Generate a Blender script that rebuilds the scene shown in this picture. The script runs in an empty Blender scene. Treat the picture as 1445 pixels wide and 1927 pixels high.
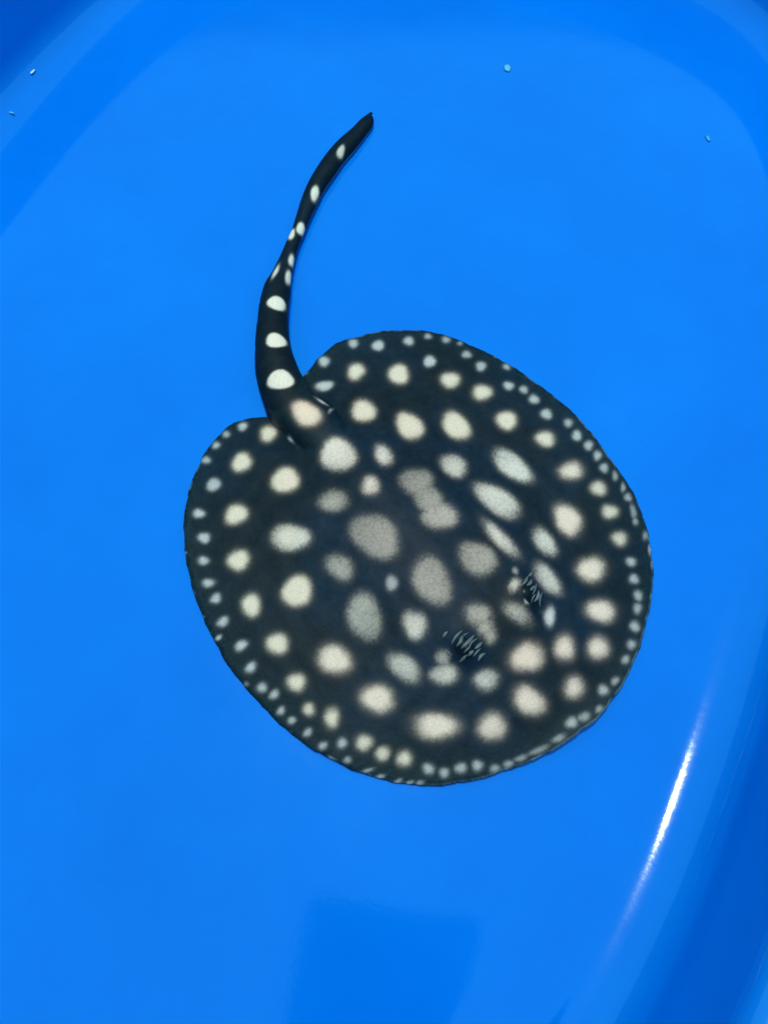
import bpy, math
import numpy as np

# ------------------------------------------------------------------ camera, world, lamps, exposure
scene = bpy.context.scene
C = scene.collection

cam_data = bpy.data.cameras.new('camera')
cam = bpy.data.objects.new('camera', cam_data)
C.objects.link(cam)
cam.location = (0, 0, .220)
cam.rotation_euler = (math.radians(22.0), 0, 0)
cam_data.sensor_fit = 'VERTICAL'
cam_data.sensor_height = 36
cam_data.lens = 36*1446/1927
cam_data.clip_start = .005
cam_data.clip_end = 60
scene.camera = cam

world = bpy.data.worlds.new('World')
scene.world = world
world.use_nodes = True
bg = world.node_tree.nodes['Background']
bg.inputs['Color'].default_value = (.36, .78, 1.0, 1)      # cool bounce of the room around the tub
bg.inputs['Strength'].default_value = .10


def area_lamp(name, target, direction, dist, sx, sy, power, col, spin=0.):
    from mathutils import Vector
    li = bpy.data.lights.new(name, 'AREA')
    li.shape = 'RECTANGLE'; li.size = sx; li.size_y = sy; li.energy = power; li.color = col
    o = bpy.data.objects.new(name, li)
    C.objects.link(o)
    d = Vector(direction).normalized()
    o.location = Vector(target)+d*dist
    q = d.to_track_quat('Z', 'Y')
    o.rotation_mode = 'QUATERNION'
    from mathutils import Quaternion
    o.rotation_quaternion = q @ Quaternion((0, 0, 1), spin)
    return o


# tube fitting overhead; broad fill lamp added in place of the ceiling's bounce
for k in range(3):
    area_lamp('tube_lamp', (-0.015+.022*(k-1), 0.275, 0), (0, 0, 1), 1.10, .009, .034, 3.8, (1.0, .90, .74), 0.)
area_lamp('ceiling_fill', (0, .1, 0), (0, 0, 1), 2.4, 7.0, 7.0, 124.0, (.17, .75, 1.0))

scene.view_settings.view_transform = 'Standard'
scene.view_settings.look = 'None'
scene.view_settings.exposure = 0
scene.view_settings.gamma = 1
scene.render.film_transparent = False


# ------------------------------------------------------------------ helpers
def tag(o, label=None, cat=None, group=None, kind=None):
    if label: o['label'] = label
    if cat: o['category'] = cat
    if group: o['group'] = group
    if kind: o['kind'] = kind
    return o


def empty(name, loc):
    o = bpy.data.objects.new(name, None)
    o.empty_display_size = .02
    o.location = loc
    C.objects.link(o)
    return o


def mesh_obj(name, verts, faces, mat, parent=None, smooth=True, loc=None):
    me = bpy.data.meshes.new(name)
    me.from_pydata([tuple(v) for v in verts], [], [tuple(f) for f in faces])
    me.materials.append(mat)
    if smooth:
        me.polygons.foreach_set('use_smooth', [True]*len(me.polygons))
    me.update()
    o = bpy.data.objects.new(name, me)
    C.objects.link(o)
    if parent is not None:
        o.parent = parent
    if loc is not None:
        o.location = loc
    return o


def new_mat(name):
    m = bpy.data.materials.new(name)
    m.use_nodes = True
    nt = m.node_tree
    return m, nt, nt.nodes['Principled BSDF']


def N(nt, typ, **kw):
    n = nt.nodes.new(typ)
    for k, v in kw.items():
        if hasattr(n, k): setattr(n, k, v)
        else: n.inputs[k].default_value = v
    return n


def plain(name, col, rough=.4, spec=.5, coat=0., ior=1.45):
    m, nt, p = new_mat(name)
    p.inputs['Base Color'].default_value = (*col, 1)
    p.inputs['Roughness'].default_value = rough
    p.inputs['Specular IOR Level'].default_value = spec
    p.inputs['Coat Weight'].default_value = coat
    p.inputs['Coat Roughness'].default_value = .06
    p.inputs['IOR'].default_value = ior
    return m


# ------------------------------------------------------------------ materials
def tub_material():
    m, nt, p = new_mat('blue_moulded_plastic')
    tc = N(nt, 'ShaderNodeTexCoord')
    big = N(nt, 'ShaderNodeTexNoise', Scale=14.0, Detail=9.0, Roughness=.62)
    nt.links.new(tc.outputs['Object'], big.inputs['Vector'])
    cr = N(nt, 'ShaderNodeValToRGB')
    cr.color_ramp.elements[0].position = .3; cr.color_ramp.elements[1].position = .72
    cr.color_ramp.elements[0].color = (.0, .146, .66, 1)
    cr.color_ramp.elements[1].color = (.0, .180, .74, 1)
    nt.links.new(big.outputs['Fac'], cr.inputs['Fac'])
    nt.links.new(cr.outputs['Color'], p.inputs['Base Color'])
    # faint moulding grain and scuffs in the gloss
    fine = N(nt, 'ShaderNodeTexNoise', Scale=700.0, Detail=2.0)
    nt.links.new(tc.outputs['Object'], fine.inputs['Vector'])
    scuff = N(nt, 'ShaderNodeTexNoise', Scale=40.0, Detail=6.0, Roughness=.7)
    nt.links.new(tc.outputs['Object'], scuff.inputs['Vector'])
    mr = N(nt, 'ShaderNodeMapRange')
    mr.inputs['From Min'].default_value = .35; mr.inputs['From Max'].default_value = .75
    mr.inputs['To Min'].default_value = .07; mr.inputs['To Max'].default_value = .115
    nt.links.new(scuff.outputs['Fac'], mr.inputs['Value'])
    nt.links.new(mr.outputs['Result'], p.inputs['Roughness'])
    b = N(nt, 'ShaderNodeBump', Strength=.06, Distance=.0002)
    nt.links.new(fine.outputs['Fac'], b.inputs['Height'])
    nt.links.new(b.outputs['Normal'], p.inputs['Normal'])
    p.inputs['IOR'].default_value = 1.55
    return m


def skin_material():
    m, nt, p = new_mat('spotted_ray_skin')
    at = N(nt, 'ShaderNodeAttribute', attribute_name='skin')
    tc = N(nt, 'ShaderNodeTexCoord')
    fine = N(nt, 'ShaderNodeTexNoise', Scale=2600.0, Detail=2.0, Roughness=.6)
    nt.links.new(tc.outputs['Object'], fine.inputs['Vector'])
    mr = N(nt, 'ShaderNodeMapRange')
    mr.inputs['From Min'].default_value = .3; mr.inputs['From Max'].default_value = .7
    mr.inputs['To Min'].default_value = .84; mr.inputs['To Max'].default_value = 1.14
    nt.links.new(fine.outputs['Fac'], mr.inputs['Value'])
    mx = N(nt, 'ShaderNodeMix', data_type='RGBA', blend_type='MULTIPLY')
    mx.inputs[0].default_value = 1
    nt.links.new(at.outputs['Color'], mx.inputs[6])
    nt.links.new(mr.outputs['Result'], mx.inputs[7])
    nt.links.new(mx.outputs[2], p.inputs['Base Color'])
    mid = N(nt, 'ShaderNodeTexNoise', Scale=420.0, Detail=4.0, Roughness=.65)
    nt.links.new(tc.outputs['Object'], mid.inputs['Vector'])
    b = N(nt, 'ShaderNodeBump', Strength=.35, Distance=.0004)
    nt.links.new(mid.outputs['Fac'], b.inputs['Height'])
    nt.links.new(b.outputs['Normal'], p.inputs['Normal'])
    p.inputs['Roughness'].default_value = .55
    p.inputs['Specular IOR Level'].default_value = .12
    p.inputs['Coat Weight'].default_value = .0
    p.inputs['Coat Roughness'].default_value = .12
    return m


M_TUB = tub_material()
M_SKIN = skin_material()
M_EYE = plain('wet_black_eye', (.004, .008, .011), .38, .25, .0)
M_LID = plain('grey_eye_fold', (.120, .135, .142), .42, .35, .0)  # grey lightened to carry the wet shine of the eye folds
M_FLAKE = plain('pale_flake', (.12, .45, .72), .5, .3)
M_FLAKE2 = plain('translucent_flake', (.06, .32, .70), .5, .3)
M_GLINT = plain('glint_sliver', (.50, .82, .92), .35, .4)  # bright colour stands in for a glint at the waterline
M_PHONE = plain('black_phone_glass', (.010, .010, .012), .75, .08)
M_LENS = plain('phone_lens', (.02, .02, .03), .45, .2)
M_BENCH = plain('grey_concrete', (.22, .22, .21), .85, .2)

# ------------------------------------------------------------------ setting: ground under the tub
TCX, TCY = -.0245, .1438
TUB_ANG = math.radians(66.5)
TA, TB, TP = 0.242, 0.1625, 3.1


def tub_radius(phi):
    c, s = abs(math.cos(phi)), abs(math.sin(phi))
    return ((c/TA)**TP+(s/TB)**TP)**(-1/TP)


gz = -.0095
g = mesh_obj('ground', [(-2, -2, gz), (2, -2, gz), (2, 2.2, gz), (-2, 2.2, gz)], [(0, 1, 2, 3)], M_BENCH, smooth=False)
tag(g, kind='structure')

# ------------------------------------------------------------------ the blue tub
# profile: (distance outside the foot of the wall, height), floor to wall top; a shallow gutter runs round the floor
PROFILE = [(-0.075, 0), (-0.05572, 0), (-0.04456, -0.0001), (-0.03645, -0.0003), (-0.03042, -0.0007), (-0.02542, -0.001), (-0.02092, -0.0012), (-0.01742, -0.0012), (-0.01422, -0.0009), (-0.01142, -0.0003), (-0.00892, 0.0005), (-0.0055, 0.002), (-0.0028, 0.004), (-0.0008, 0.0064), (0.0006, 0.0095), (0.0014, 0.0135), (0.0024, 0.019), (0.0034, 0.025), (0.0043, 0.031), (0.005, 0.036)]
RIM = [(.0050, .0360), (.0060, .0386), (.0086, .0408), (.0130, .0418), (.0180, .0414), (.0218, .0396), (.0235, .0368), (.0235, .0330), (.0210, .0327)]
OUTER = [(.0210, .0327), (.0110, .0325), (.0095, .0290), (.0080, .0160), (.0060, .0010), (.0020, -.0060), (-.0060, -.0090), (-.1100, -.0090)]


def curve(pts, sub):
    p = [np.array(q, float) for q in pts]; out = []
    for i in range(len(p)-1):
        a = p[i-1] if i else 2*p[0]-p[1]
        b, c = p[i], p[i+1]
        d = p[i+2] if i+2 < len(p) else 2*p[-1]-p[-2]
        for t in np.arange(sub)/sub:
            out.append(.5*((2*b)+(c-a)*t+(2*a-5*b+4*c-d)*t*t+(3*b-a-3*c+d)*t**3))
    out.append(p[-1])
    return out


def revolve(name, prof, parent, close_centre=None, seg=240, extra_mat=M_TUB):
    vs, fs = [], []
    for (o, z) in prof:
        for k in range(seg):
            ph = 2*math.pi*k/seg
            r = tub_radius(ph)+o
            vs.append((r*math.cos(ph+TUB_ANG), r*math.sin(ph+TUB_ANG), z))
    for i in range(len(prof)-1):
        for k in range(seg):
            k2 = (k+1) % seg
            fs.append((i*seg+k, i*seg+k2, (i+1)*seg+k2, (i+1)*seg+k))
    if close_centre is not None:
        base, zc = close_centre
        vs.append((0, 0, zc)); ci = len(vs)-1
        for k in range(seg):
            k2 = (k+1) % seg
            fs.append((base*seg+k2, base*seg+k, ci) if base == 0 else (base*seg+k, base*seg+k2, ci))
    return mesh_obj(name, vs, fs, extra_mat, parent)


tub = empty('plastic_tub', (TCX, TCY, 0))
tag(tub, 'glossy bright blue moulded plastic tub with rounded corners holding the stingray', 'tub')
pc = curve(PROFILE, 3)
bowl = revolve('bowl', pc, tub, (0, 0.))
revolve('rim', curve(RIM, 3), tub)
oc = curve(OUTER, 2)
revolve('outer_shell', oc, tub, (len(oc)-1, -.0090))

# ------------------------------------------------------------------ shallow clear water (a closed body of faintly tinted water)
wv, wf = [], []
seg = 120
for z, o in ((-.004, .003), (.0145, .0045)):
    for k in range(seg):
        ph = 2*math.pi*k/seg; r = tub_radius(ph)+o
        wv.append((TCX+r*math.cos(ph+TUB_ANG), TCY+r*math.sin(ph+TUB_ANG), z))
wf = [tuple(range(seg))[::-1], tuple(range(seg, 2*seg))]
wf += [(k, (k+1) % seg, seg+(k+1) % seg, seg+k) for k in range(seg)]
wm = bpy.data.materials.new('clear_water'); wm.use_nodes = True
wn = wm.node_tree; wn.nodes.clear()
wo = wn.nodes.new('ShaderNodeOutputMaterial'); wa = wn.nodes.new('ShaderNodeVolumeAbsorption')
wa.inputs['Color'].default_value = (.0, .84, .97, 1); wa.inputs['Density'].default_value = 11.0
wn.links.new(wa.outputs[0], wo.inputs['Volume'])
water = mesh_obj('water', wv, wf, wm, smooth=False)
tag(water, kind='structure')

# ------------------------------------------------------------------ the stingray
DISC = [(-27.0,136.4),(-24.8,139.5),(-22.4,143.0),(-19.7,146.1),(-16.2,149.6),(-12.6,151.0),(-9.1,152.1),(-5.5,153.6),(-0.6,154.7),(5.3,155.2),(14.0,154.9),(19.4,153.6),(25.2,151.2),(30.5,148.6),(35.7,145.7),(40.2,143.0),(45.2,139.3),(50.8,134.2),(56.2,128.8),(60.3,124.2),(64.4,118.8),(68.8,111.7),(72.4,104.9),(75.7,98.7),(77.7,93.4),(79.4,86.9),(80.3,81.2),(80.6,74.9),(80.2,68.2),(78.9,62.0),(77.1,56.7),(75.2,51.5),(73.0,46.4),(70.7,41.9),(67.9,37.4),(65.0,33.4),(61.6,29.6),(58.3,26.2),(54.1,23.2),(50.0,20.6),(45.4,17.8),(39.4,15.2),(33.1,13.0),(27.3,11.2),(21.5,10.0),(15.3,9.2),(8.9,9.2),(4.2,9.8),(-1.5,11.0),(-7.3,12.7),(-13.5,15.5),(-18.9,18.2),(-24.8,22.0),(-29.9,26.2),(-34.0,30.0),(-38.7,34.9),(-43.6,40.4),(-47.6,46.4),(-51.8,53.6),(-54.9,59.9),(-57.5,66.9),(-59.2,73.0),(-60.4,79.5),(-61.0,84.6),(-61.1,89.9),(-60.5,96.3),(-58.9,103.1),(-56.6,109.2),(-53.1,114.9),(-49.5,118.8),(-45.1,120.9),(-39.4,121.9),(-36.1,121.3),(-33.0,119.5),(-28.0,124.4),(-26.5,130.4)]
TAIL_MID = [(-16.9,110.9),(-22.4,117.0),(-26.5,121.4),(-29.4,124.1),(-31.7,128.5),(-33.7,132.8),(-35.2,137.6),(-36.3,142.9),(-37.0,148.5),(-37.4,155.2),(-37.3,163.5),(-36.6,170.5),(-35.5,175.7),(-33.9,183.3),(-32.5,189.5),(-30.7,195.6),(-29.1,202.3),(-27.3,209.2),(-24.9,216.9),(-21.7,224.1),(-18.2,231.2),(-14.1,237.7),(-9.9,244.0),(-6.5,249.9),(-5.4,253.9),(-4.8,254.7)]
TAIL_HALF = [9.33,8.48,7.81,8.19,7.83,7.26,6.90,6.22,5.71,5.24,5.00,4.61,3.59,2.72,2.39,2.35,2.61,3.09,3.38,3.70,3.75,3.72,3.11,2.62,0.92,0.50]
AX = {'base': [-25.78, 120.32], 'ang': -0.8725, 'eyes': [([40.14, 60.5], [43.75, 56.65]), ([22.14, 44.5], [19.51, 41.09])], 'folds': [([-19.92, 125.35], 4.5, 1.1, -0.698, 1.2), ([-29.57, 112.12], 4.0, 1.2, -0.96, 0.8)], 'tail_s': [0, 0.1, 0.2, 0.3, 0.5, 0.8, 1], 'tail_z': [2.2, 4.6, 4.8, 4.5, 3.4, 2.4, 1.8]}
SPOTS = [
 (-35.1,145.3,3.46,2.85,-0.11,1,'t'),
 (-32.8,130.2,4.36,3.51,-2.93,0.95,'t'),
 (-24.2,118.5,4.9,4.05,2.77,0.95,'c'),
 (-14,104.8,6.12,5.7,1.74,0.92,'s'),
 (-19.9,142.1,2.27,1.94,1.68,0.8,'b'),
 (-10.3,149.2,1.9,1.78,1.7,0.7,'b'),
 (-2,148.2,2.52,2.14,1.58,0.8,'b'),
 (8.3,150.1,2.11,1.79,1.53,0.75,'b'),
 (-9.2,137.5,3.24,2.79,1.62,0.95,'c'),
 (4.8,136.4,3.83,3.49,1.53,1,'c'),
 (-19.5,132.3,3.13,2.2,-0.03,0.85,'b'),
 (-6.5,121.8,4.59,3.76,1.73,0.95,'c'),
 (8.1,116.2,5.7,4.11,1.88,0.92,'c'),
 (-0.1,104.7,3.71,2.5,1.97,0.85,'s'),
 (-3.9,93.3,2.94,2.7,1.61,0.8,'s'),
 (-15.2,89.5,4.34,3.24,2.89,0.62,'g'),
 (-2.7,77.7,8.1,6.19,2.32,0.52,'g'),
 (-28,78.8,5.87,4.35,-0.06,0.84,'s'),
 (-28.8,79,3.73,3.46,1.94,0.92,'c'),
 (-30.3,97.6,4.65,4.22,1.85,1,'c'),
 (-44.5,104.5,3.34,2.96,1.91,1,'c'),
 (-36.8,114.9,3.05,2.53,1.75,0.95,'c'),
 (-45.3,117.9,1.75,1.52,1.86,0.8,'b'),
 (-50.4,115.1,1.4,1.3,-0.65,0.6,'b'),
 (-53.3,111.2,1.39,1.28,-0.62,0.7,'b'),
 (-56.1,106,1.52,1.29,-0.23,0.7,'b'),
 (-52.8,97.2,2.6,2.39,2.28,0.75,'b'),
 (-44.9,86.9,3.36,3.34,2.91,1,'c'),
 (-56.5,87.6,1.96,1.56,-0.16,0.85,'b'),
 (-54.2,79.6,2.1,1.69,-0.17,0.85,'b'),
 (-43.2,72.3,3.21,3.1,2.26,1,'c'),
 (-53.8,72.4,1.75,1.32,-0.12,0.8,'b'),
 (-12.9,69.2,4.29,3.3,2.44,0.6,'g'),
 (15.1,141.7,2.67,2.11,1.51,0.85,'b'),
 (14.8,152.2,1.28,1.25,1.11,0.6,'b'),
 (20.9,150.9,1.49,1.42,1.2,0.6,'b'),
 (25.5,149.5,1.09,1.04,0.58,0.4,'b'),
 (27.6,144.9,1.68,1.58,1.17,0.65,'b'),
 (32.1,140.2,2.07,1.92,1.21,0.7,'b'),
 (37.5,145,0.9,0.83,0.33,0.4,'b'),
 (40.7,140.5,1.45,1.23,1.36,0.65,'b'),
 (21.7,134.4,3.22,2.95,1.37,0.95,'c'),
 (31.9,129.8,3.03,2.88,0.89,0.95,'c'),
 (40.8,132.7,1.84,1.71,1.03,0.8,'b'),
 (45.7,131.4,1.62,1.38,1.31,0.65,'b'),
 (48.7,127.7,2,1.71,1.29,0.75,'b'),
 (52.2,122.1,2.19,2,0.99,0.75,'b'),
 (39.2,119.4,3.45,3.21,0.46,1,'c'),
 (51.1,112.8,2.96,2.73,0.67,0.95,'c'),
 (59.1,118.9,1.61,1.47,0.78,0.6,'b'),
 (61.4,114.3,1.93,1.66,1.19,0.75,'b'),
 (64.8,110.9,1.73,1.49,1.16,0.7,'b'),
 (67.3,107.4,1.7,1.32,1.3,0.7,'b'),
 (68.9,103.1,1.69,1.46,1.11,0.65,'b'),
 (72.1,100.4,1.65,0.99,1.4,0.5,'b'),
 (22.9,116.9,5.88,3.93,2.12,0.95,'c'),
 (21.4,101.9,4.55,3.65,2.2,0.75,'s'),
 (39.8,103,6.94,4.16,2.42,0.9,'s'),
 (34.3,90.3,8,4.32,2.43,0.85,'s'),
 (58.3,101.7,3.36,2.87,0.27,0.95,'w'),
 (66.2,95.8,2.44,2.2,0.81,0.85,'c'),
 (74.1,96.4,1.63,0.82,1.42,0.5,'b'),
 (75.2,93,1.45,1.13,1.26,0.55,'b'),
 (76.3,88.4,2.39,1,1.67,0.45,'b'),
 (76.5,85,1.36,0.83,1.61,0.45,'b'),
 (68.9,88,2.4,2.15,0.75,0.85,'c'),
 (55.6,85,5.15,3.93,2.05,1,'w'),
 (34.5,77.2,6.07,2.31,2.28,0.85,'s'),
 (47.7,77.3,4.61,2.81,2.01,0.85,'s'),
 (26.9,70.8,5.96,4.97,2.3,0.62,'g'),
 (70.9,79.3,2.3,1.99,0.4,0.8,'c'),
 (73.6,72.1,1.64,1.44,0.53,0.7,'b'),
 (61.1,69.3,4.05,3.64,0.55,1,'w'),
 (9.7,95.2,5.23,4.96,1.41,0.5,'g'),
 (12.8,89.7,5.94,4.41,2.07,0.53,'g'),
 (16.2,84.3,5.33,5.01,2.55,0.66,'g'),
 (79.2,80.6,1.56,0.95,1.37,0.45,'b'),
 (80.1,76.2,1.54,0.63,1.42,0.55,'b'),
 (80.2,71.7,1.51,0.47,1.43,0.4,'b'),
 (-51.8,65.5,1.86,1.32,-3.02,0.8,'b'),
 (-49.2,60.8,1.69,1.46,-3.03,0.8,'b'),
 (-46.6,53.9,1.8,1.45,-2.74,0.8,'b'),
 (-47.6,49.3,1.04,0.64,-2.61,0.7,'b'),
 (-40.8,46.9,1.92,1.57,-2.65,0.85,'b'),
 (-37.7,40.7,1.75,1.39,-2.55,0.8,'b'),
 (-34.2,35.1,1.45,1.37,-2.61,0.75,'b'),
 (-30.7,33.2,1.44,1.21,-2.37,0.7,'b'),
 (-28.6,28.7,1.28,1.04,-2.39,0.65,'b'),
 (-25.5,26.1,1.14,1.03,-2.6,0.65,'b'),
 (-20.9,22.9,1.27,1.02,-2.51,0.65,'b'),
 (-16.7,19.4,1.27,1,-2.62,0.65,'b'),
 (-11.4,20,1.45,1.39,-0.22,0.7,'b'),
 (-9.9,15.7,1.14,0.83,-2.85,0.45,'b'),
 (-38.6,58.7,3.19,2.76,1.83,1,'c'),
 (-25.3,62.5,4.73,4.53,-0.7,1,'c'),
 (-30.4,47.3,3.12,2.96,2.34,0.95,'c'),
 (-14,42.7,4.53,3.84,2.59,1,'w'),
 (-24.6,36.4,2.42,2.31,-0.61,0.95,'c'),
 (-20.8,29,1.63,1.56,-0.47,0.75,'c'),
 (-14.4,26.7,2.41,1.9,1.64,0.9,'c'),
 (-5.4,20.2,2.03,1.94,-0.11,0.85,'c'),
 (-0.4,17.3,1.88,1.65,-0,0.8,'c'),
 (5.5,16,1.92,1.87,1.37,0.85,'c'),
 (-1.7,31.8,4.25,3.6,2.74,1,'w'),
 (-5.5,54.4,6.75,4.99,1.8,0.62,'g'),
 (2.2,63.6,2.52,1.83,1.56,0.6,'b'),
 (8.6,51.8,3.76,3.32,1.99,0.8,'s'),
 (5.6,40,5.13,2.96,2.41,0.66,'s'),
 (-38.9,36.1,0.9,0.74,-0.14,0.25,'b'),
 (-14.2,16,1.3,0.55,2.89,0.5,'b'),
 (-4.4,13,1.71,0.55,-2.9,0.5,'b'),
 (-1.1,11.4,1.43,0.54,-2.9,0.55,'b'),
 (3.9,10.3,1.29,0.54,-2.9,0.5,'b'),
 (6.8,9.9,1.28,0.54,-2.82,0.5,'b'),
 (9.6,9.9,1.14,0.67,-2.82,0.5,'b'),
 (13.7,63.9,7.22,5.51,1.91,0.56,'g'),
 (26.5,54,3.53,3.24,2.61,0.66,'g'),
 (28.2,51.1,2.52,2.28,1.86,0.64,'g'),
 (29.6,48.6,2.11,1.77,1.39,0.6,'g'),
 (37.2,62.8,2.24,1.34,1.09,0.72,'s'),
 (37.9,67.5,1.29,0.92,1.44,0.45,'b'),
 (40.5,58.6,1.55,0.75,1.48,0.55,'s'),
 (37.8,54.8,3.8,2.35,2.5,0.68,'g'),
 (47.2,54.4,3.1,1.66,1.46,0.85,'b'),
 (47.4,65.6,4.99,2.93,2.21,0.75,'s'),
 (62.6,56.6,4.03,3.1,0.16,1,'w'),
 (50.8,45.6,3.33,2.52,1.36,0.95,'w'),
 (60.7,45.9,3.09,2.65,1.14,0.95,'w'),
 (39.9,42.8,4.76,3.72,-2.57,0.9,'w'),
 (16.4,42.6,2.07,1.78,1.46,0.55,'g'),
 (16.7,38.3,3.54,2.77,0.05,0.68,'s'),
 (28.3,36.5,3.29,2.57,-2.75,0.7,'s'),
 (39.9,31.1,4.19,3.56,2.55,0.9,'w'),
 (52.7,34.7,2.76,2.51,0.67,0.85,'w'),
 (14.3,24.4,5.65,3.09,3.09,1,'w'),
 (29.5,24.2,3.58,3.39,0.8,0.85,'w'),
 (73.8,66.7,1.71,1.5,0.9,0.65,'b'),
 (74.4,61.7,1.8,1.38,1.27,0.6,'b'),
 (73.7,57.8,1.78,1.37,1.26,0.55,'b'),
 (72.2,52.4,1.76,1.49,1.11,0.65,'b'),
 (70.6,47.1,1.61,1.29,-2.46,0.6,'b'),
 (68.3,42.8,1.44,1.13,-2.44,0.55,'b'),
 (64.5,36.7,1.41,0.98,-2.36,0.5,'b'),
 (60.9,34.1,1.66,1.42,0.34,0.65,'b'),
 (59.1,28.9,1.37,0.82,-2.49,0.45,'b'),
 (54.7,26.8,1.81,1.23,-2.63,0.5,'b'),
 (51.2,25.3,1.77,1.53,0.29,0.65,'b'),
 (47.4,21.2,2.08,0.95,-2.65,0.45,'b'),
 (41.7,18.1,2.94,0.81,-2.73,0.38,'b'),
 (36.9,16.1,1.75,0.81,-2.81,0.4,'b'),
 (33.5,14.6,1.45,0.94,-2.87,0.5,'b'),
 (29.9,13.5,1.44,1.09,0.07,0.5,'b'),
 (25.2,14.3,1.58,1.36,0.13,0.65,'b'),
 (20.7,13.6,1.58,1.36,0.11,0.65,'b'),
 (16.2,12.4,1.43,1.22,0.08,0.65,'b'),
 (12,13.4,1.72,1.49,0.07,0.7,'b'),
 (-16.1,231.6,2.77,1.23,1.31,0.75,'t'),
 (-25.1,211.5,3.19,1.36,1.47,1,'t'),
 (-29.5,195.5,2.59,1.43,1.5,1,'t'),
 (-32.7,192.8,2.44,1.14,1.46,1,'t'),
 (-32.1,181.3,2.4,0.93,1.56,1,'t'),
 (-37.1,175.2,3.25,0.75,1.34,0.8,'t'),
 (-32.7,173.5,2.9,1.01,1.56,1,'t'),
 (-35.9,160.9,3.32,2.68,2.64,1,'t'),
 (-19.7,123.9,1.93,0.74,2.64,0.8,'b'),  # wet glint right of the tail root, painted as a pale stroke
 (-16.9,121,1.67,0.52,1.22,0.45,'b'),  # smaller glint painted beside it
 (-29.4,111.8,1.65,0.51,2.23,0.5,'b'),  # glint left of the tail root, painted likewise
 (-26,138.3,0.89,0.82,-0.22,0.4,'b'),
 (-60.7,96.7,0.67,0.54,-0.18,0.4,'b'),
 (-59.6,75,0.64,0.5,-0.15,0.45,'b'),
 (-52.8,55.6,0.62,0.47,-0.12,0.4,'b'),
]
RIDGES = [[(41.53, 66.0, 39.28, 62.7, 0.6), (42.54, 65.05, 40.69, 62.62, 0.67), (43.26, 63.06, 41.51, 61.09, 0.6), (44.3, 61.74, 42.73, 58.37, 0.75), (45.43, 61.27, 44.74, 57.2, 0.38), (43.01, 67.54, 41.66, 65.84, 0.53), (40.6, 65.18, 38.62, 62.18, 0.3), (43.88, 63.86, 42.15, 60.03, 0.36), (43.36, 60.51, 41.86, 57.8, 0.33)],
 [(21.88, 49.76, 18.68, 45.97, 0.48), (21.9, 47.54, 19.95, 45.14, 0.6), (25.12, 48.48, 21.21, 44.46, 0.75), (27.31, 46.63, 25.05, 44.5, 0.67), (24.73, 44.04, 23.09, 42.51, 0.67), (28.12, 43.62, 25.93, 41.37, 0.67), (22.79, 42.77, 20.9, 41.33, 0.6), (17.76, 49.57, 16.41, 47.88, 0.6), (17.4, 44.46, 18.74, 42.95, 0.45), (23.65, 49.18, 20.37, 45.51, 0.33), (26.14, 47.61, 23.22, 44.24, 0.36), (23.85, 45.14, 21.93, 43.34, 0.36), (26.77, 44.82, 24.56, 42.39, 0.39)]]


# ---- stingray form: everything in millimetres, in the plane of the tub floor ----
def smooth_closed(pts, step=1.5):
    p = np.asarray(pts, float); n = len(p); out = []
    for i in range(n):
        a, b, c, d = p[i-1], p[i], p[(i+1) % n], p[(i+2) % n]
        k = max(2, int(np.linalg.norm(c-b)/step))
        for t in np.arange(k)/k:
            out.append(.5*((2*b)+(c-a)*t+(2*a-5*b+4*c-d)*t*t+(3*b-a-3*c+d)*t**3))
    return np.array(out)

def exact_distance(P, poly):
    """signed distance to a closed outline, positive inside"""
    out = np.empty(len(P)); A = poly; B = np.roll(poly, -1, 0); D = B-A; L2 = (D**2).sum(1)+1e-12
    for s in range(0, len(P), 4000):
        qx, qy = P[s:s+4000, 0:1], P[s:s+4000, 1:2]
        ax, ay = qx-A[None, :, 0], qy-A[None, :, 1]
        t = np.clip((ax*D[:, 0]+ay*D[:, 1])/L2, 0, 1)
        d = np.sqrt(((ax-t*D[:, 0])**2+(ay-t*D[:, 1])**2).min(1))
        cross = (A[None, :, 1] > qy) != (B[None, :, 1] > qy)
        dy = np.where(np.abs(D[:, 1]) < 1e-12, 1e-12, D[:, 1])
        ins = (np.sum(cross & (ax < ay*D[:, 0]/dy), 1) % 2).astype(bool)
        out[s:s+4000] = np.where(ins, d, -d)
    return out


def inside_distance(P, poly):
    """exact near the outline, interpolated from a coarse grid elsewhere"""
    if len(P) < 3000:
        return exact_distance(P, poly)
    st = 1.0; lo = P.min(0)-st; n = ((P.max(0)-lo)/st).astype(int)+3
    gx, gy = np.meshgrid(lo[0]+st*np.arange(n[0]), lo[1]+st*np.arange(n[1]), indexing='ij')
    G = exact_distance(np.stack([gx.ravel(), gy.ravel()], 1), poly).reshape(n)
    f = (P-lo)/st; i = f.astype(int); f = f-i; a, b = i[:, 0], i[:, 1]; u, v = f[:, 0], f[:, 1]
    d = (G[a, b]*(1-u)+G[a+1, b]*u)*(1-v)+(G[a, b+1]*(1-u)+G[a+1, b+1]*u)*v
    k = np.where(np.abs(d) < 1.6)[0]
    d[k] = exact_distance(P[k], poly)
    return d


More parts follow.
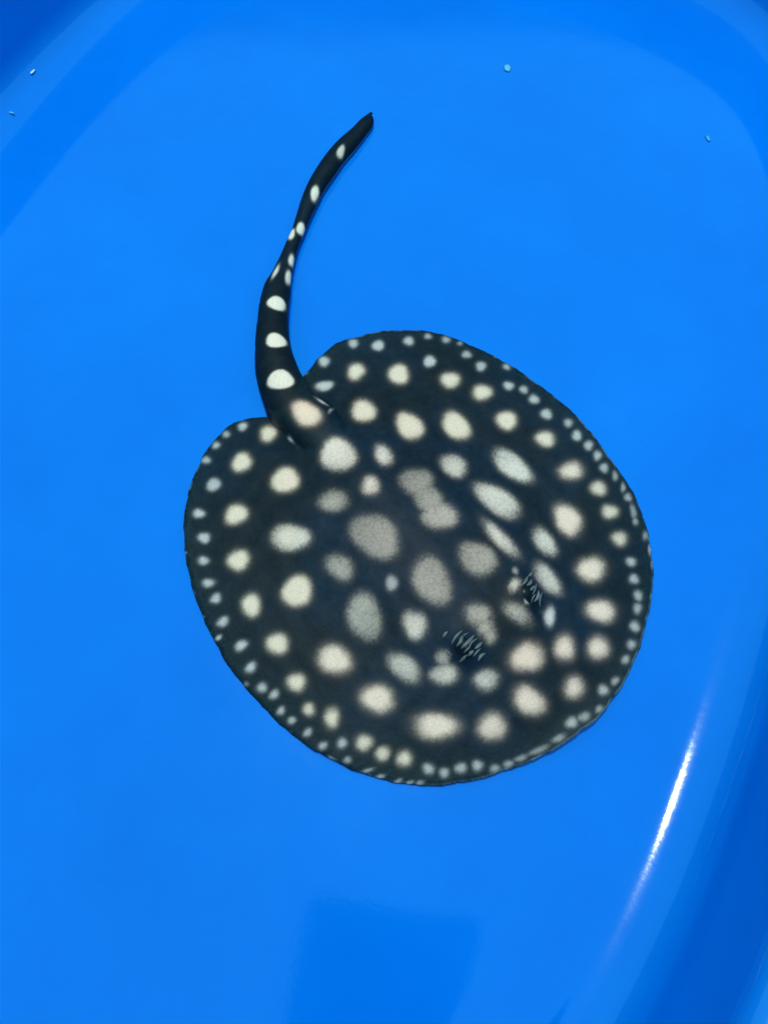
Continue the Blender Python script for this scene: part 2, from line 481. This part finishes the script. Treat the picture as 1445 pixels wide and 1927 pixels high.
def tail_coords(P, mid, half):
    """arc parameter 0..1 (0 = inside the body, 1 = tip), sideways distance and half width at the nearest midline point"""
    A, B = mid[:-1], mid[1:]; D = B-A; L = np.sqrt((D**2).sum(1)); cum = np.r_[0, np.cumsum(L)]
    S = np.zeros(len(P)); W = np.full(len(P), 30.); G = np.full(len(P), 1.)
    lo, hi = mid.min(0)-half.max()-3, mid.max(0)+half.max()+3
    sel = np.where((P > lo).all(1) & (P < hi).all(1))[0]
    if len(sel) > 4000:
        rough = (((P[sel][:, None, :]-mid[None, ::8, :])**2).sum(2)).min(1)
        sel = sel[rough < (half.max()+9)**2]
    for s0 in range(0, len(sel), 8000):
        s = sel[s0:s0+8000]
        Q = P[s][:, None, :]; AP = Q-A[None]
        t = np.clip((AP*D[None]).sum(2)/(L**2), 0, 1)
        dd = (((AP-t[..., None]*D[None])**2).sum(2)); k = dd.argmin(1); r = np.arange(len(k))
        tt = t[r, k]
        S[s] = cum[k]+tt*L[k]; W[s] = np.sqrt(dd[r, k]); G[s] = half[k]*(1-tt)+half[k+1]*tt
    return S/cum[-1], W, G

def bump(x, y, c, a, b, ang):
    ca, sa = math.cos(ang), math.sin(ang); dx, dy = x-c[0], y-c[1]
    return np.exp(-(((dx*ca+dy*sa)/a)**2+((-dx*sa+dy*ca)/b)**2))

def smax(a, b, k):
    h = np.clip(.5+.5*(a-b)/k, 0, 1)
    return b*(1-h)+a*h+k*h*(1-h)

def form(P, disc, mid, half, AX):
    """top and underside height (mm) and inside distance of the whole animal"""
    x, y = P[:, 0], P[:, 1]
    o, ang = np.array(AX['base']), AX['ang']
    ca, sa = math.cos(ang), math.sin(ang)
    l = (x-o[0])*ca+(y-o[1])*sa; w = -(x-o[0])*sa+(y-o[1])*ca     # along the spine towards the snout, and across
    dd = inside_distance(P, disc)
    s, wd, hw = tail_coords(P, mid, half)
    dt = hw-wd
    di = np.clip(dd, 0, None)
    # the margin undulates a little and the front edge is lifted off the floor
    th = np.arctan2(w, l-60)
    wave = .45+.35*np.sin(5*th+.6)+.22*np.sin(11*th+2.)+2.6*np.exp(-((th-.02)/.42)**2)
    lift = wave*np.exp(-di/7.)
    thick = .55*np.sqrt(np.clip(di/1.2, 0, 1))+2.6*(1-np.exp(-di/14.))
    core = 6.2*np.exp(-(((l-58)/50)**2+(w/27)**2)**1.25)+1.3*np.exp(-(((l-36)/40)**2+(w/8)**2))
    fade = np.clip(di/12., 0, 1)**1.2
    top = .35+lift+thick+core*fade
    for e, e2 in AX['eyes']:
        top = top+fade*(2.5*bump(x, y, e, 5.2, 4.2, ang)-1.9*bump(x, y, e2, 3.6, 2.6, ang))
    for c, a, b, an, h in AX['folds']:
        top = top+h*bump(x, y, c, a, b, an)*np.clip(di/2., 0, 1)
    # slight ripple of muscle and skin
    top = top+fade*(.10*np.sin(x*.55+.7*np.sin(y*.31))*np.sin(y*.47+.9*np.sin(x*.23)))
    bot = .30+lift
    # tail
    q = np.clip(wd/np.maximum(hw, 1e-6), 0, 1)
    rv = np.clip(hw*.82, .6, 5.2)
    zc = np.interp(s, AX['tail_s'], AX['tail_z'])
    e_ = np.sqrt(1-q**2)
    ttop, tbot = zc+rv*e_, zc-rv*e_
    tin, din = dt > 0, dd > 0
    T = np.where(din & tin, smax(top, ttop, .5), np.where(tin, ttop, top))
    B = np.where(din, bot, tbot)
    # outside both: take the nearer one's edge height
    onlyt = (~din) & (~tin) & (dt > dd)
    T = np.where(onlyt, zc, T); B = np.where(onlyt, zc, B)
    return T, np.minimum(B, T-.02), np.maximum(dd, dt), dd, s, q


disc = smooth_closed(DISC)
# small nicks and scallops along the fin margin
rs = np.random.RandomState(7)
ctr = disc.mean(0)
ang_d = np.arctan2(disc[:, 1]-ctr[1], disc[:, 0]-ctr[0])
nick = .10*np.sin(37*ang_d+1)+.08*np.sin(71*ang_d+.4)+.07*np.sin(113*ang_d+2.2)
disc = ctr+(disc-ctr)*(1+nick/65.)[:, None]
mid0, half0 = np.array(TAIL_MID), np.array(TAIL_HALF)
tt = np.arange(len(mid0)); fine_t = np.linspace(0, len(mid0)-1, 6*len(mid0))


def cr_interp(t, pts):
    pts = np.asarray(pts, float); n = len(pts); i = np.clip(t.astype(int), 0, n-2); f = t-i
    g_ = lambda k: pts[np.clip(k, 0, n-1)]
    f = f[:, None] if pts.ndim == 2 else f
    a, b, c, d = g_(i-1), g_(i), g_(i+1), g_(i+2)
    return .5*((2*b)+(c-a)*f+(2*a-5*b+4*c-d)*f*f+(3*b-a-3*c+d)*f**3)


mid, half = cr_interp(fine_t, mid0), np.clip(cr_interp(fine_t, half0), .2, None)

CELL = .30
lo = np.minimum(disc.min(0), mid.min(0)-8)-2; hi = np.maximum(disc.max(0), mid.max(0)+4)+2
nx, ny = int((hi[0]-lo[0])/CELL)+1, int((hi[1]-lo[1])/CELL)+1
gx, gy = np.meshgrid(lo[0]+CELL*np.arange(nx), lo[1]+CELL*np.arange(ny), indexing='ij')
P = np.stack([gx.ravel(), gy.ravel()], 1)
# coarse cull before the exact distances
coarse = ((P-ctr)**2).sum(1) < 84**2
tb = (P[:, 0] > mid[:, 0].min()-9) & (P[:, 0] < mid[:, 0].max()+9) & (P[:, 1] > mid[:, 1].min()-9) & (P[:, 1] < mid[:, 1].max()+4)
near = np.where(coarse | tb)[0]
SD = np.full(len(P), -9.)
Pn = P[near]
_, _, sdn, _, _, _ = form(Pn, disc, mid, half, AX)
SD[near] = sdn
SDg = SD.reshape(nx, ny)
grx, gry = np.gradient(SDg, CELL)
inside = SDg > -.72*CELL
outm = inside & (SDg < 0)
gn = np.sqrt(grx**2+gry**2)+1e-9
px_, py_ = gx.copy(), gy.copy()
px_[outm] += (-SDg*grx/gn)[outm]; py_[outm] += (-SDg*gry/gn)[outm]
cell_ok = inside[:-1, :-1] & inside[1:, :-1] & inside[:-1, 1:] & inside[1:, 1:]
used = np.zeros((nx, ny), bool); cnt = np.zeros((nx, ny), int)
for a, b in ((0, 0), (1, 0), (0, 1), (1, 1)):
    v = np.zeros((nx, ny), int); v[a:a+nx-1, b:b+ny-1] = cell_ok
    cnt += v
used = cnt > 0
rimv = used & (cnt < 4)
idx = -np.ones((nx, ny), int); idx[used] = np.arange(used.sum())
nt_ = int(used.sum())
bidx = idx.copy(); low = used & ~rimv; bidx[low] = nt_+np.arange(low.sum())
Q = np.stack([px_[used], py_[used]], 1)
top, bot, sdq, ddq, sq, qq = form(Q, disc, mid, half, AX)
rim_flat = rimv[used]
top = np.where(rim_flat, np.where(sdq == ddq, bot+.15, (top+bot)/2), top)
V = np.concatenate([np.c_[Q, top], np.c_[Q, bot][low[used]]])/1000.
I = np.argwhere(cell_ok)
i, j = I[:, 0], I[:, 1]
Ft = np.stack([idx[i, j], idx[i+1, j], idx[i+1, j+1], idx[i, j+1]], 1)
Fb = np.stack([bidx[i, j], bidx[i, j+1], bidx[i+1, j+1], bidx[i+1, j]], 1)
F = np.concatenate([Ft, Fb])

# ---- skin pattern: pale spots on black as pigment, some haze and glints painted in
KIND = {  # colour, softness (mm), stipple
    'c': ((.86, .585, .45), .70, .03), 'w': ((.90, .58, .46), .95, .03), 'g': ((.64, .485, .405), .90, .18),
    'G': ((.64, .485, .405), .90, .18), 's': ((.78, .58, .49), .76, .12), 'b': ((.74, .60, .58), .48, .08), 't': ((.82, .68, .57), .24, .06)}
white = rs.normal(size=(nx, ny))
sm = (white+np.roll(white, 1, 0)+np.roll(white, 1, 1)+np.roll(white, (1, 1), (0, 1)))/2.


def blurred(n, rep):
    w = rs.normal(size=(nx, ny))
    for _ in range(rep):
        for ax in (0, 1):
            w = sum(np.roll(w, k, ax) for k in range(-n, n+1))/(2*n+1)
    return w/w.std()


soft, cloud = blurred(2, 2), blurred(16, 3)
n1, n2, n3 = sm[used], soft[used], cloud[used]
x, y = Q[:, 0], Q[:, 1]
o_, an = np.array(AX['base']), AX['ang']
ll = (x-o_[0])*math.cos(an)+(y-o_[1])*math.sin(an); ww = -(x-o_[0])*math.sin(an)+(y-o_[1])*math.cos(an)
cen = np.exp(-((ll-62)/48)**2-(ww/40)**2)
dark_a = np.array((.0034, .0094, .0158)); dark_b = np.array((.0038, .0145, .0305))
mixv = np.clip(.15+.75*cen+.28*n3, 0, 1)[:, None]  # bluer towards mid-disc: watery haze mixed into the skin colour
col = dark_a*(1-mixv)+dark_b*mixv
col = col*(1+.10*n2+.06*n1)[:, None]
edge_t = np.exp(-np.clip(sdq, 0, None)/4.)[:, None]*(ddq > 0)[:, None]
col = col*(1-.5*edge_t)+np.array((.013, .032, .042))*.5*edge_t*(1+.25*n1)[:, None]
best = np.zeros(len(Q)); tint = np.zeros((len(Q), 3)); wsum = np.zeros(len(Q)); halo = np.zeros(len(Q))
for (cx, cy, a, b, ang, lev, kind) in SPOTS:
    R = max(a, b)+5
    near = np.where((np.abs(x-cx) < R) & (np.abs(y-cy) < R))[0]
    if not len(near): continue
    dx, dy = x[near]-cx, y[near]-cy
    u, v = dx*math.cos(ang)+dy*math.sin(ang), -dx*math.sin(ang)+dy*math.cos(ang)
    pw = 2.7 if kind == 'G' else 2.
    rho = (np.abs(u/a)**pw+np.abs(v/b)**pw)**(1/pw); ph = np.arctan2(v/b, u/a)
    f1, f2 = rs.uniform(0, 6.28, 2)
    irr = .055*np.sin(2*ph+f1)+.05*np.sin(3*ph+f2)
    gm = min(b*1.15, math.sqrt(a*b))
    shrink = .19 if kind == 'b' else (.04 if kind == 't' else .10)
    lev = lev*.88 if kind == 'b' else lev
    c0, wd, st = KIND[kind]
    d = (rho-1+shrink+irr)*gm+n2[near]*wd*.10+n1[near]*wd*.09*(1+3*st)
    wd = min(wd, .34*gm)
    m_ = 1/(1+np.exp(np.clip(d/(wd*.62), -30, 30)))
    stip = 1-st*np.clip(.35+.30*n1[near]+.10*n2[near], 0, 1.2)
    core_ = 1+.10*np.exp(-rho**2*2)+(.5*st)*n2[near]*.3+.4*st*n3[near]*.5
    if kind in 'gGsw':      # lit look and mottling painted in: one flank paler, the other more stippled
        f3 = rs.uniform(0, 6.28)
        lean = (u/a)*math.cos(f3)+(v/b)*math.sin(f3)
        core_ = core_*(1+(.16 if kind != 'w' else .06)*np.clip(lean, -1, 1))
        stip = stip*(1-np.clip(.5-.5*lean, 0, 1)*st*1.3*np.clip(.2+.5*n1[near], 0, 1))
    val = lev*m_*stip*core_
    tint[near] += val[:, None]*np.array(c0); wsum[near] += val
    best[near] = np.maximum(best[near], val)
    if kind in 'cw': halo[near] = np.maximum(halo[near], .5*np.exp(-np.clip(d, 0, None)/1.0))
hc = np.array((.040, .042, .030))
col = col*(1-.45*halo[:, None])+hc*.45*halo[:, None]
t3 = np.where(wsum[:, None] > 1e-6, tint/np.maximum(wsum, 1e-6)[:, None], 0)
bm = np.clip(best, 0, 1)[:, None]
col = col*(1-bm)+t3*bm
# patchy paler flecks along the extreme margin
mg = (np.clip(1-sdq/.8, 0, 1)*np.clip(.25*n2+.35*n3-.25, 0, .5)*(ddq > -.2))[:, None]
col = col*(1-mg)+np.array((.34, .42, .46))*mg
# the thin front margin is paler
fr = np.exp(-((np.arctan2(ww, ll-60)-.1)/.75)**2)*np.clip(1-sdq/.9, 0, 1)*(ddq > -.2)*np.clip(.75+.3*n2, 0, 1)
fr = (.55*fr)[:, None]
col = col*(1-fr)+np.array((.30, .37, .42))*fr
colv = np.concatenate([col, np.tile((.45, .45, .42), (int(low.sum()), 1))])
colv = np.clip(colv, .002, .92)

base_xy = ctr/1000.
ray = empty('stingray', (base_xy[0], base_xy[1], 0))
tag(ray, 'round black stingray with cream spots and a short curved tail lying in the tub', 'stingray')
me = bpy.data.meshes.new('body')
V[:, :2] -= base_xy
me.vertices.add(len(V)); me.vertices.foreach_set('co', V.astype(np.float32).ravel())
me.loops.add(F.size); me.loops.foreach_set('vertex_index', F.astype(np.int32).ravel())
me.polygons.add(len(F)); me.polygons.foreach_set('loop_start', (4*np.arange(len(F))).astype(np.int32))
me.polygons.foreach_set('use_smooth', np.ones(len(F), bool))
me.materials.append(M_SKIN)
me.update(calc_edges=True)
me.validate()
at_ = me.color_attributes.new('skin', 'FLOAT_COLOR', 'POINT')
at_.data.foreach_set('color', np.c_[colv, np.ones(len(colv))].astype(np.float32).ravel())
body = bpy.data.objects.new('body', me)
C.objects.link(body); body.parent = ray


def top_at(xy):
    return form(np.array(xy, float).reshape(-1, 2), disc, mid, half, AX)[0]


# ---- eyes: glossy domes in the skin, crossed by folded lids
for e_i, (ec, sc) in enumerate(AX['eyes']):
    ec = np.array(ec)+np.array(((1.2, -.3), (.2, .2))[e_i]); a_, b_ = ((3.3, 2.5), (3.8, 3.0))[e_i]
    vs, fs = [], []
    rings, sg = 9, 28
    for r_ in range(rings+1):
        t = r_/rings
        for k in range(sg):
            p = 2*math.pi*k/sg
            u, v = a_*t*math.cos(p), b_*t*math.sin(p)
            xx = ec[0]+u*math.cos(AX['ang'])-v*math.sin(AX['ang']); yy = ec[1]+u*math.sin(AX['ang'])+v*math.cos(AX['ang'])
            vs.append((xx, yy, t))
    vs = np.array(vs)
    zz = top_at(vs[:, :2])+.50*np.sqrt(np.clip(1-vs[:, 2]**2, 0, 1))-.30*vs[:, 2]
    vs[:, 2] = zz
    for r_ in range(rings):
        for k in range(sg):
            k2 = (k+1) % sg
            fs.append((r_*sg+k, (r_+1)*sg+k, (r_+1)*sg+k2, r_*sg+k2))
    ev = vs/1000.; ev[:, :2] -= base_xy
    eye = mesh_obj('eye', ev, fs, M_EYE, ray)

    def eye_top(xy):
        d_ = np.array(xy)-ec
        u = d_[:, 0]*math.cos(AX['ang'])+d_[:, 1]*math.sin(AX['ang']); v = -d_[:, 0]*math.sin(AX['ang'])+d_[:, 1]*math.cos(AX['ang'])
        t = np.sqrt((u/a_)**2+(v/b_)**2)
        return top_at(xy)+np.where(t < 1, .50*np.sqrt(np.clip(1-t**2, 0, 1))-.30*t, 0)

    for (x0, y0, x1, y1, w_) in RIDGES[e_i]:
        A_, B_ = np.array((x0, y0)), np.array((x1, y1)); D_ = B_-A_; L_ = np.linalg.norm(D_); nrm = np.array((-D_[1], D_[0]))/L_
        ns, sg = 9, 8
        ts = np.linspace(0, 1, ns)
        bow = (.13*L_*rs.uniform(-1., 1.))
        ctrl = A_+ts[:, None]*D_+nrm*(bow*np.sin(ts*math.pi))[:, None]
        zb = eye_top(ctrl)
        rad = np.maximum(w_*.78*np.sin(np.pi*np.clip(ts, .04, .96))**.7, .05)
        vs, fs = [], []
        for q_ in range(ns):
            for k in range(sg):
                p = 2*math.pi*k/sg
                xy = ctrl[q_]+nrm*rad[q_]*math.cos(p)
                vs.append((xy[0]/1000-base_xy[0], xy[1]/1000-base_xy[1], (zb[q_]+.05+rad[q_]*.9*math.sin(p))/1000))
        for q_ in range(ns-1):
            for k in range(sg):
                k2 = (k+1) % sg
                fs.append((q_*sg+k, q_*sg+k2, (q_+1)*sg+k2, (q_+1)*sg+k))
        fs += [tuple(range(sg))[::-1], tuple(range((ns-1)*sg, ns*sg))]
        mesh_obj('eyelid_fold', vs, fs, M_LID, eye)


# ------------------------------------------------------------------ loose specks and water-surface glints, built as pale flakes
def flake(name, label, loc, a, b, h, rot, mat, seed, cat, group=None):
    r_ = np.random.RandomState(seed)
    sg = 9; vs, fs = [], []
    rad = r_.uniform(.75, 1.15, sg)
    for lvl, sc in ((-1, .7), (0, 1.), (1, .62)):
        for k in range(sg):
            p = 2*math.pi*k/sg
            u, v = a*sc*rad[k]*math.cos(p), b*sc*rad[k]*math.sin(p)
            vs.append((u*math.cos(rot)-v*math.sin(rot), u*math.sin(rot)+v*math.cos(rot), h*lvl*(1+.25*math.sin(2*p))))
    for l in range(2):
        for k in range(sg):
            k2 = (k+1) % sg
            fs.append((l*sg+k, l*sg+k2, (l+1)*sg+k2, (l+1)*sg+k))
    fs += [tuple(range(sg))[::-1], tuple(range(2*sg, 3*sg))]
    o = mesh_obj(name, vs, fs, mat, loc=loc)
    return tag(o, label, cat, group)


mm_ = .001
flake('glint_flake', 'larger pale blue flake floating near the top edge, above the ray', (0.0497, 0.2814, 0.0003), .0015, .0027, .00022, .15, M_FLAKE, 3, 'flake', 'loose flakes in the water')
flake('glint_flake', 'small oval pale flake floating near the upper right edge', (0.1243, 0.2435, 0.0003), .0009, .0019, .0002, .25, M_FLAKE2, 5, 'flake', 'loose flakes in the water')
flake('glint_flake', 'thin sliver painted as a bright glint at the waterline in the upper left corner', (-0.1388, 0.2752, 0.0035), .0005, .0016, .0003, -.45, M_GLINT, 8, 'flake', 'loose flakes in the water')
flake('glint_flake', 'faint flat scrap at the left edge below the upper left corner', (-0.1445, 0.2555, 0.0015), .0016, .0005, .0002, -.2, M_FLAKE, 11, 'flake', 'loose flakes in the water')

# ------------------------------------------------------------------ the phone held over the tub (its dim reflection shows near the bottom edge)
ph = empty('smartphone', (-.0045, -.1295, .2350))
ph.rotation_euler = (0, 0, math.radians(-9))
tag(ph, 'dark smartphone held over the tub, mirrored as a dim rectangle near the bottom', 'phone')


def rounded_slab(name, w, l, h, r, z0, mat, parent, cx=0., cy=0.):
    vs, fs = [], []
    pts = []
    for (sx, sy, a0) in ((1, 1, 0), (-1, 1, 90), (-1, -1, 180), (1, -1, 270)):
        for k in range(7):
            a = math.radians(a0+15*k)
            pts.append((cx+sx*(w/2-r)+r*math.cos(a), cy+sy*(l/2-r)+r*math.sin(a)))
    n = len(pts)
    for z, s in ((z0, .985), (z0+h*.15, 1.), (z0+h*.85, 1.), (z0+h, .985)):
        vs += [(cx+(p[0]-cx)*s, cy+(p[1]-cy)*s, z) for p in pts]
    for l_ in range(3):
        for k in range(n):
            k2 = (k+1) % n
            fs.append((l_*n+k, l_*n+k2, (l_+1)*n+k2, (l_+1)*n+k))
    fs += [tuple(range(n))[::-1], tuple(range(3*n, 4*n))]
    return mesh_obj(name, vs, fs, mat, parent, smooth=False)


rounded_slab('phone_body', .100, .176, .0085, .010, 0, M_PHONE, ph)
cb = rounded_slab('camera_bump', .030, .030, .0022, .007, -.0022, M_PHONE, ph, -.021, .060)
rounded_slab('lens', .012, .012, .0012, .0059, -.0034, M_LENS, cb, -.021, .066)
rounded_slab('lens', .012, .012, .0012, .0059, -.0034, M_LENS, cb, -.021, .052)
